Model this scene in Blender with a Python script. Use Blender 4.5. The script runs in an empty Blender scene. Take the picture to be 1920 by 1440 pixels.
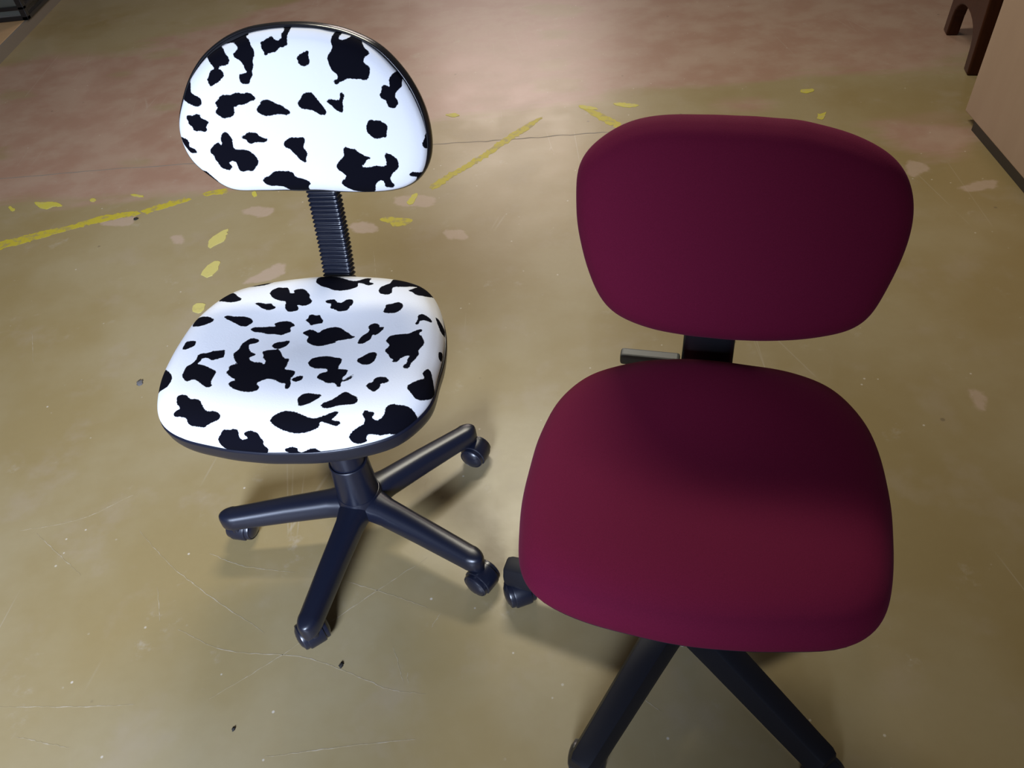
import bpy, bmesh, math, random
import numpy as np
from mathutils import Matrix, Vector
R = math.radians
C = bpy.context.scene.collection
SC = bpy.context.scene

# ------------------------------------------------------------------ camera, world, lights, exposure
cam = bpy.data.cameras.new('camera'); cam_ob = bpy.data.objects.new('camera', cam); C.objects.link(cam_ob)
cam.sensor_fit = 'HORIZONTAL'; cam.sensor_width = 36.0; cam.lens = 1471.81/1920*36
PITCH, ROLL, CAM_H = 0.7794007, 0.1043018, 1.32956
fwd = Vector((0, math.cos(PITCH), -math.sin(PITCH))); right = Vector((1, 0, 0)); down = fwd.cross(right)
cr, sr = math.cos(ROLL), math.sin(ROLL)
rx, dn = cr*right+sr*down, -sr*right+cr*down
cam_ob.matrix_world = Matrix(((rx.x, -dn.x, -fwd.x, 0), (rx.y, -dn.y, -fwd.y, 0), (rx.z, -dn.z, -fwd.z, CAM_H), (0, 0, 0, 1)))
cam.clip_start = 0.05
SC.camera = cam_ob

w = bpy.data.worlds.new('room_light'); SC.world = w; w.use_nodes = True
bg = w.node_tree.nodes['Background']; bg.inputs[0].default_value = (1.0, 0.90, 0.78, 1); bg.inputs[1].default_value = 0.055

def area(name, loc, aim, sx, sy, power, col, spread=180):
    l = bpy.data.lights.new(name, 'AREA'); l.shape = 'RECTANGLE'; l.size = sx; l.size_y = sy; l.energy = power; l.color = col; l.spread = R(spread)
    o = bpy.data.objects.new(name, l); C.objects.link(o); o.location = loc
    o.rotation_euler = (Vector(aim)-Vector(loc)).to_track_quat('-Z', 'Y').to_euler()
    return o
area('window_light', (-0.95, -1.7, 1.6), (-0.85, 0.9, 0.3), 0.9, 1.0, 26, (0.65, 0.76, 1.0), 54)
area('ceiling_lamp_light', (0.12, 3.0, 2.75), (0.05, 1.0, 0.3), 1.2, 0.30, 54, (1.0, 0.94, 0.78))
area('far_window_light', (0.35, 7.6, 2.6), (0.1, 3.0, 0.0), 1.7, 1.6, 27, (1.0, 0.84, 0.77), 120)

vs = SC.view_settings
vs.view_transform = 'Standard'; vs.look = 'None'; vs.gamma = 1.0; vs.use_curve_mapping = False; vs.exposure = 0.0

# ------------------------------------------------------------------ helpers
def link(o, parent=None):
    C.objects.link(o)
    if parent is not None: o.parent = parent
    return o
def tag(o, label=None, cat=None, kind=None, group=None):
    for k, v in (('label', label), ('category', cat), ('kind', kind), ('group', group)):
        if v: o[k] = v
    return o
def empty(name, loc, rz, label, cat):
    o = bpy.data.objects.new(name, None); C.objects.link(o); o.empty_display_size = .1
    o.location = loc; o.rotation_euler = (0, 0, rz)
    return tag(o, label, cat)
def mesh(name, V, F, mat, parent=None, smooth=True, sharp=None):
    me = bpy.data.meshes.new(name); me.from_pydata([tuple(map(float, v)) for v in V], [], [tuple(int(i) for i in q) for q in F]); me.update()
    bm = bmesh.new(); bm.from_mesh(me); bmesh.ops.remove_doubles(bm, verts=bm.verts, dist=1e-6)
    bmesh.ops.recalc_face_normals(bm, faces=bm.faces); bm.to_mesh(me); bm.free()
    if smooth: me.polygons.foreach_set('use_smooth', [True]*len(me.polygons))
    if sharp: me.set_sharp_from_angle(angle=R(sharp))
    me.materials.append(mat)
    return link(bpy.data.objects.new(name, me), parent)
def loft(rings, cap0=True, cap1=True):
    """rings: list of (n,3) closed sections -> V, F"""
    n = len(rings[0]); V = np.concatenate([np.array(r, float) for r in rings]); F = []
    for k in range(len(rings)-1):
        for i in range(n):
            j = (i+1) % n; F.append((k*n+i, k*n+j, (k+1)*n+j, (k+1)*n+i))
    if cap0: F.append(tuple(range(n))[::-1])
    if cap1: F.append(tuple(range((len(rings)-1)*n, len(rings)*n)))
    return V, F
def lathe(prof, n=40):
    a = np.arange(n)*2*np.pi/n
    return loft([np.c_[r*np.cos(a), r*np.sin(a), np.full(n, z)] for r, z in prof])
def lathe_axis(prof, n, M):
    V, F = lathe(prof, n); V = (np.c_[V, np.ones(len(V))] @ np.array(M).T)[:, :3]
    return V, F
def join(*vf):
    V = []; F = []; b = 0
    for v, f in vf:
        V.append(np.array(v, float)); F += [tuple(i+b for i in q) for q in f]; b += len(v)
    return np.concatenate(V), F
def box(x0, x1, y0, y1, z0, z1):
    V = [(x, y, z) for z in (z0, z1) for y in (y0, y1) for x in (x0, x1)]
    return V, [(0, 2, 3, 1), (4, 5, 7, 6), (0, 1, 5, 4), (2, 6, 7, 3), (0, 4, 6, 2), (1, 3, 7, 5)]
def bevel(o, wd, seg=2):
    m = o.modifiers.new('bevel', 'BEVEL'); m.width = wd; m.segments = seg; m.limit_method = 'ANGLE'; m.angle_limit = R(40)
    return o
def superellipse(a, b, n, k=20):
    t = np.arange(k)*2*np.pi/k; c, s = np.cos(t), np.sin(t)
    return np.c_[a*np.sign(c)*np.abs(c)**(2/n), b*np.sign(s)*np.abs(s)**(2/n)]

# ------------------------------------------------------------------ materials
def mat(name, col, rough=.5, spec=.5, sheen=0, coat=0, metal=0):
    m = bpy.data.materials.new(name); m.use_nodes = True; b = m.node_tree.nodes['Principled BSDF']
    b.inputs['Base Color'].default_value = (*col, 1); b.inputs['Roughness'].default_value = rough
    b.inputs['Specular IOR Level'].default_value = spec; b.inputs['Metallic'].default_value = metal
    if sheen: b.inputs['Sheen Weight'].default_value = sheen; b.inputs['Sheen Roughness'].default_value = .5
    if coat: b.inputs['Coat Weight'].default_value = coat
    return m
class N:
    def __init__(s, m): s.t = m.node_tree; s.b = s.t.nodes['Principled BSDF']
    def new(s, ty, **kw):
        n = s.t.nodes.new(ty)
        for k, v in kw.items(): setattr(n, k, v)
        return n
    def set(s, sock, v):
        if hasattr(v, 'links') or hasattr(v, 'is_output'): s.t.links.new(v, sock)
        else: sock.default_value = v
    def math(s, op, a, b=0.0, c=0.0):
        n = s.new('ShaderNodeMath', operation=op)
        for i, v in enumerate((a, b, c)): s.set(n.inputs[i], v)
        return n.outputs[0]
    def step(s, v, lo, hi):
        n = s.new('ShaderNodeMapRange', interpolation_type='SMOOTHSTEP', clamp=True)
        s.set(n.inputs[0], v); n.inputs[1].default_value = lo; n.inputs[2].default_value = hi; return n.outputs[0]
    def mix(s, f, a, b):
        n = s.new('ShaderNodeMix', data_type='RGBA'); s.set(n.inputs[0], f)
        s.set(n.inputs[6], a if not isinstance(a, tuple) else (*a, 1)); s.set(n.inputs[7], b if not isinstance(b, tuple) else (*b, 1)); return n.outputs[2]
    def coord(s, scale=(1, 1, 1), rot=(0, 0, 0)):
        tc = s.new('ShaderNodeTexCoord'); mp = s.new('ShaderNodeMapping'); mp.inputs['Scale'].default_value = scale; mp.inputs['Rotation'].default_value = rot
        s.t.links.new(tc.outputs['Object'], mp.inputs[0]); return mp.outputs[0]
    def noise(s, vec, scale, detail=4, rough=.5, dist=0):
        n = s.new('ShaderNodeTexNoise'); s.t.links.new(vec, n.inputs['Vector']); n.inputs['Scale'].default_value = scale
        n.inputs['Detail'].default_value = detail; n.inputs['Roughness'].default_value = rough; n.inputs['Distortion'].default_value = dist
        return n.outputs[0]
    def voro(s, vec, scale, feature='F1', rnd=1.0):
        n = s.new('ShaderNodeTexVoronoi', feature=feature); s.t.links.new(vec, n.inputs['Vector']); n.inputs['Scale'].default_value = scale
        n.inputs['Randomness'].default_value = rnd; return n
    def attr(s, name):
        n = s.new('ShaderNodeAttribute'); n.attribute_name = name; return n.outputs['Fac']
    def bump(s, hgt, strength, dist):
        n = s.new('ShaderNodeBump'); n.inputs['Strength'].default_value = strength; n.inputs['Distance'].default_value = dist
        s.t.links.new(hgt, n.inputs['Height']); s.t.links.new(n.outputs[0], s.b.inputs['Normal'])
    def color(s, v): s.t.links.new(v, s.b.inputs['Base Color'])

M_plastic = mat('black_plastic', (.006, .008, .019), .34, .65)
n = N(M_plastic); n.bump(n.noise(n.coord(), 900, 2), .08, .0006)
M_wheel = mat('castor_plastic', (.0075, .0095, .021), .30, .75)
M_matte = mat('matte_black_plastic', (.0065, .007, .012), .55, .35)
M_gloss = mat('glossy_black_plastic', (.009, .009, .012), .22, .5)
M_ribs = mat('ribbed_black_plastic', (.007, .009, .018), .2, .9)
M_grey = mat('grey_lever_plastic', (.085, .09, .088), .45, .5)

M_cow = mat('cow_print_plush', (.85, .85, .86), .9, .07)
n = N(M_cow); co = n.coord()
sd = n.math('ADD', n.attr('spot'), n.math('MULTIPLY', n.math('SUBTRACT', n.noise(co, 330, 3, .6), .5), .0036))
n.color(n.mix(n.step(sd, -.0005, .0006), (.83, .84, .86), (.0030, .0030, .0065)))
n.bump(n.noise(n.coord((1, 1.7, 1)), 330, 4, .65), .22, .0012)

M_maroon = mat('maroon_weave', (.125, .0075, .032), .85, .12, sheen=.06)
M_maroon.node_tree.nodes['Principled BSDF'].inputs['Sheen Tint'].default_value = (.75, .25, .5, 1)
n = N(M_maroon); co = n.coord()
n.color(n.mix(n.noise(co, 700, 2), (.112, .0055, .026), (.162, .0080, .038)))
n.bump(n.noise(co, 750, 2, .5), .25, .0008)
# ------------------------------------------------------------------ measured outlines (floor marks in mm; fabric spots and pad radii in 0.1 mm)
SCRATCHES = [[[-1083,1055],[-958,1071],[-857,1123]],[[-1044,1045],[-975,983],[-911,926]],[[-817,1022],[-721,921],[-613,832],[-511,756]],[[-652,946],[-579,909],[-469,879]],[[-743,880],[-719,801]],[[-679,780],[-577,727],[-439,700],[-355,664],[-273,622],[-206,605]],[[-590,637],[-469,707],[-327,802],[-203,882]],[[-370,851],[-281,810],[-202,771]],[[-973,663],[-853,650],[-726,641]],[[-472,526],[-347,530],[-222,530]],[[-265,700],[-245,630]],[[-238,647],[-236,623]],[[-922,605],[-870,590],[-820,577]],[[-196,730],[-178,757]],[[-1311,1753],[-1258,1614]],[[-369,1968],[-353,1833]],[[146,578],[191,532]]]
ISLAND = [[[235,3855],[501,3777],[494,3644],[269,3682]],[[281,3513],[411,3496],[392,3386],[289,3403]],[[241,3191],[350,3184],[347,3091],[241,3107]],[[199,3017],[314,3033],[395,2978],[385,2875],[217,2906]],[[452,2859],[600,2870],[716,2796],[693,2721],[461,2766]],[[1111,2692],[1339,2678],[1592,2595],[1708,2503],[1603,2309],[1406,2384],[1181,2458],[1065,2549]],[[-2073,3465],[-1942,3455],[-1891,3359],[-2028,3350]],[[-1539,3742],[-1376,3761],[-1319,3673],[-1468,3640]],[[-1623,3552],[-1541,3554],[-1511,3491],[-1580,3486]],[[-1331,3148],[-1237,3165],[-1212,3101],[-1295,3092]],[[-1340,2699],[-1237,2701],[-1222,2667],[-1315,2667]],[[-1921,2919],[-1826,2907],[-1788,2809],[-1877,2812]],[[-1424,3968],[-1377,3989],[-1348,3881],[-1391,3879]]]
STRIPES = [[[-1591,2238],[-1529,2257],[-1462,2279],[-1379,2291],[-1308,2329],[-1240,2338],[-1170,2341],[-1158,2316],[-1231,2304],[-1308,2287],[-1406,2253],[-1496,2215],[-1574,2193],[-1664,2166],[-1683,2210]],[[-1160,2342],[-1106,2368],[-1017,2394],[-1000,2374],[-1048,2350],[-1097,2334],[-1149,2314]],[[-972,2413],[-929,2425],[-897,2429],[-879,2401],[-923,2393],[-962,2390]],[[-211,2295],[-158,2353],[-84,2415],[-28,2469],[52,2567],[177,2689],[218,2710],[183,2659],[89,2558],[19,2478],[-48,2415],[-122,2352],[-185,2270]],[[352,2765],[400,2724],[444,2658],[486,2587],[490,2537],[449,2574],[404,2650],[366,2719]],[[-365,2146],[-319,2138],[-269,2125],[-253,2110],[-259,2087],[-301,2083],[-335,2104]]]
FLAKES_YELLOW = [[[471,2755],[500,2757],[527,2746],[571,2719],[560,2708],[530,2706],[494,2724]],[[1153,2705],[1184,2706],[1208,2701],[1190,2678],[1155,2673]],[[1149,2517],[1163,2510],[1187,2525],[1157,2471],[1140,2475]],[[-147,2806],[-113,2811],[-83,2787],[-113,2772]],[[348,2766],[372,2765],[402,2741],[424,2714],[386,2723],[358,2738]],[[-1568,2475],[-1532,2461],[-1505,2463],[-1477,2450],[-1445,2421],[-1483,2425],[-1497,2414],[-1523,2419],[-1544,2443]],[[-1649,2450],[-1643,2462],[-1610,2429],[-1625,2425]],[[-1369,2450],[-1356,2454],[-1340,2437],[-1353,2426]],[[-1230,2450],[-1210,2456],[-1166,2427],[-1197,2430]],[[-279,2208],[-266,2240],[-252,2264],[-238,2268],[-245,2230],[-258,2197]],[[-803,2379],[-791,2390],[-775,2360],[-788,2349]]]
FLAKES_PALE = [[[-886,2081],[-889,2119],[-878,2137],[-856,2163],[-837,2175],[-838,2121],[-842,2102],[-864,2085],[-878,2071]],[[-879,1942],[-870,1975],[-854,2000],[-833,2001],[-830,1960],[-835,1938],[-842,1918],[-870,1923]],[[-873,1779],[-863,1797],[-850,1797],[-830,1784],[-834,1763],[-839,1752],[-861,1758]]]
BARE = [[[-2471,3571],[-2067,3830],[-1798,3810],[-1606,3790],[-1339,3931],[-1012,4132],[-715,4350],[60,4439],[1573,3950],[2278,3575],[1908,2843],[1560,2738],[1181,2785],[794,2833],[598,2857],[392,2837],[184,2773],[-173,2790],[-511,2541],[-866,2426],[-1240,2466],[-1688,2485],[-1978,2513]],[[1267,2442],[1564,2414],[1611,2308],[1462,2127],[1353,2184]],[[837,2687],[989,2673],[1071,2568],[918,2562]]]
PATCH = [[[-1309,2284],[-1169,2318],[-1167,2245]],[[-825,2268],[-784,2293],[-698,2266],[-724,2208]],[[-750,1869],[-729,1898],[-691,1918],[-654,1956],[-625,1940],[-624,1888],[-688,1866]],[[-318,2267],[-185,2244],[-185,2174],[-316,2205]],[[-453,2133],[-377,2127],[-354,2061],[-432,2070]],[[-161,2037],[-96,2030],[-81,1976],[-145,1983]],[[-1022,2167],[-979,2165],[-967,2110],[-1003,2122]],[[1374,1979],[1449,2000],[1516,1999],[1488,1956],[1407,1948]],[[1309,2159],[1348,2134],[1353,2090],[1278,2051],[1279,2099]],[[1026,1184],[1057,1162],[1021,1102],[1010,1128]]]
JOINT = [[-1962,2686],[-1760,2667],[-1368,2651],[-899,2615],[-516,2595],[-174,2584],[71,2563],[351,2548],[626,2515],[994,2504]]
SPOTS_BACK = [[0,[[-1375,910],[-1299,873],[-1243,813],[-1180,754],[-1178,724],[-1263,695],[-1286,626],[-1326,576],[-1304,504],[-1277,463],[-1222,498],[-1125,541],[-1027,620],[-1022,671],[-1054,716],[-1110,733],[-1057,766],[-938,778],[-895,827],[-903,895],[-950,935],[-992,1005],[-1090,1062],[-1061,1093],[-968,1089],[-839,1090],[-764,1057],[-736,1008],[-773,970],[-829,933],[-811,884],[-741,852],[-683,791],[-665,711],[-635,665],[-711,652],[-782,639],[-788,532],[-744,500],[-637,492],[-591,578],[-554,617],[-553,678],[-516,747],[-510,836],[-468,913],[-463,982],[-514,1041],[-534,1119],[-618,1177],[-556,1201],[-671,1270],[-915,1210],[-1157,1104],[-1356,962]]],[0,[[-352,1084],[-278,1115],[-179,1170],[-120,1115],[-65,1099],[-9,1140],[-24,1189],[23,1239],[-35,1327],[115,1330],[114,1235],[78,1166],[84,1090],[74,1033],[26,1005],[-63,1003],[-105,942],[-242,926],[-282,888],[-319,899],[-307,938],[-339,988],[-349,1046]]],[0,[[192,855],[278,911],[383,951],[407,926],[388,868],[399,799],[385,750],[280,719],[219,755]]],[0,[[-1711,581],[-1662,503],[-1668,382],[-1567,343],[-1500,301],[-1483,243],[-1527,186],[-1605,171],[-1678,197],[-1794,244],[-1929,290],[-2015,124],[-1938,318],[-1822,502]]],[0,[[-1271,239],[-1196,284],[-1160,336],[-1053,349],[-974,341],[-910,371],[-829,374],[-788,352],[-703,375],[-628,352],[-575,283],[-604,252],[-676,239],[-741,204],[-815,185],[-893,192],[-913,156],[-970,162],[-970,88],[-1004,14],[-1113,-5],[-1187,-19],[-1245,31],[-1302,86],[-1240,148],[-1253,191]]],[0,[[-611,121],[-526,192],[-504,239],[-419,263],[-344,240],[-253,185],[-157,156],[-121,107],[-58,79],[-46,52],[-119,6],[-185,19],[-298,27],[-418,3],[-519,17],[-589,61]]],[0,[[86,197],[151,248],[186,310],[224,335],[319,353],[370,326],[413,253],[459,189],[514,115],[540,40],[517,4],[469,-6],[394,22],[333,66],[246,88],[155,96],[96,144]]],[0,[[813,1194],[871,1256],[1223,1162],[1236,1056],[1258,965],[1328,904],[1336,875],[1313,846],[1259,820],[1239,773],[1262,733],[1322,692],[1332,633],[1300,545],[1280,511],[1202,499],[1139,521],[1061,518],[987,535],[881,498],[823,479],[796,449],[751,450],[725,491],[751,516],[798,530],[815,570],[788,610],[719,662],[694,752],[676,821],[694,869],[745,925],[776,963],[774,1010],[754,1058],[784,1146]]],[0,[[559,208],[617,248],[681,226],[781,219],[794,265],[797,317],[835,341],[868,305],[865,253],[829,202],[829,130],[817,57],[789,25],[741,42],[680,91],[623,155]]],[0,[[1595,492],[1638,548],[1718,604],[1817,609],[1862,534],[1850,496],[1808,448],[1804,389],[1748,344],[1690,309],[1672,240],[1714,177],[1715,136],[1666,83],[1610,75],[1547,103],[1526,196],[1453,229],[1432,281],[1472,340],[1479,400],[1530,427],[1601,389],[1607,443]]],[0,[[1446,1007],[1475,904],[1593,846],[1726,793],[1648,912],[1543,991]]],[0,[[1982,394],[1963,407],[2024,335],[2078,178],[2028,252],[1885,349]]],[0,[[-1845,15],[-1793,49],[-1706,40],[-1628,72],[-1560,50],[-1560,2],[-1483,-27],[-1439,-65],[-1459,-98],[-1515,-129],[-1495,-168],[-1512,-211],[-1568,-216],[-1634,-193],[-1687,-207],[-1740,-192],[-1749,-132],[-1811,-90],[-1807,-47]]],[0,[[-2065,-311],[-1930,-327],[-1879,-380],[-1924,-453],[-1810,-486],[-1773,-537],[-1795,-561],[-1929,-569],[-1988,-495],[-2071,-404],[-2104,-326]]],[0,[[-1304,-304],[-1251,-234],[-1195,-219],[-1160,-247],[-1119,-320],[-1115,-376],[-1126,-443],[-1115,-494],[-1049,-512],[-976,-508],[-875,-527],[-787,-609],[-750,-701],[-770,-759],[-837,-815],[-859,-856],[-906,-873],[-980,-859],[-1046,-879],[-1114,-863],[-1130,-809],[-1136,-716],[-1201,-692],[-1271,-725],[-1232,-761],[-1223,-796],[-1288,-854],[-1330,-848],[-1439,-800],[-1446,-741],[-1497,-664],[-1486,-606],[-1540,-559],[-1539,-513],[-1487,-457],[-1413,-402],[-1346,-376],[-1309,-371]]],[0,[[-962,-302],[-876,-282],[-855,-244],[-795,-238],[-681,-248],[-637,-310],[-573,-339],[-517,-352],[-511,-374],[-577,-409],[-669,-403],[-739,-402],[-810,-428],[-859,-410],[-881,-354],[-947,-335]]],[0,[[-273,-440],[-233,-386],[-129,-333],[-25,-341],[93,-332],[107,-382],[85,-436],[50,-491],[96,-559],[102,-616],[59,-683],[67,-729],[22,-746],[-50,-693],[-94,-624],[-153,-566],[-179,-521],[-244,-497]]],[0,[[-772,-1035],[-713,-980],[-637,-963],[-562,-905],[-495,-876],[-388,-879],[-281,-881],[-205,-912],[-187,-984],[-98,-1010],[12,-1050],[52,-1116],[-13,-1160],[-48,-1325],[-414,-1305],[-391,-1253],[-443,-1170],[-555,-1150],[-675,-1147],[-743,-1108]]],[0,[[-2008,-833],[-1948,-895],[-1762,-875],[-1688,-974],[-1622,-1065],[-1623,-1129],[-1769,-1082],[-1977,-836]]],[0,[[1150,-181],[1208,-92],[1255,-82],[1297,-99],[1388,-95],[1460,-144],[1510,-193],[1478,-262],[1471,-358],[1397,-362],[1302,-386],[1227,-354],[1158,-278],[1149,-224]]],[0,[[721,-523],[766,-496],[830,-530],[901,-525],[961,-587],[1036,-627],[1077,-661],[1157,-667],[1154,-690],[1080,-717],[1046,-779],[970,-819],[1015,-831],[1120,-831],[1229,-804],[1320,-822],[1391,-812],[1407,-744],[1389,-665],[1403,-609],[1443,-604],[1530,-645],[1595,-714],[1609,-817],[1578,-873],[1501,-930],[1451,-988],[1429,-1049],[1449,-1103],[1482,-1148],[1458,-1219],[1393,-1213],[1308,-1190],[1321,-1097],[1282,-1052],[1206,-1082],[1157,-1148],[1136,-1262],[1077,-1365],[895,-1330],[710,-1245],[586,-1130],[589,-1071],[672,-1016],[688,-969],[632,-921],[560,-862],[556,-792],[607,-736],[704,-657],[719,-601]]],[0,[[2185,-346],[2100,-358],[2090,-420],[2028,-483],[2038,-564],[2099,-600],[2273,-658],[2305,-372]]],[0,[[1755,-965],[1812,-935],[1904,-966],[2017,-1001],[2156,-936],[2151,-1074],[1920,-1169],[1846,-1194],[1887,-1058],[1801,-1025],[1756,-1004]]],[1,[[872,1089],[892,1133],[947,1193],[1018,1201],[1092,1155],[1031,1100],[946,1072]]],[1,[[-1348,-381],[-1309,-371],[-1294,-405],[-1319,-432],[-1345,-415]]]]
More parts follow.
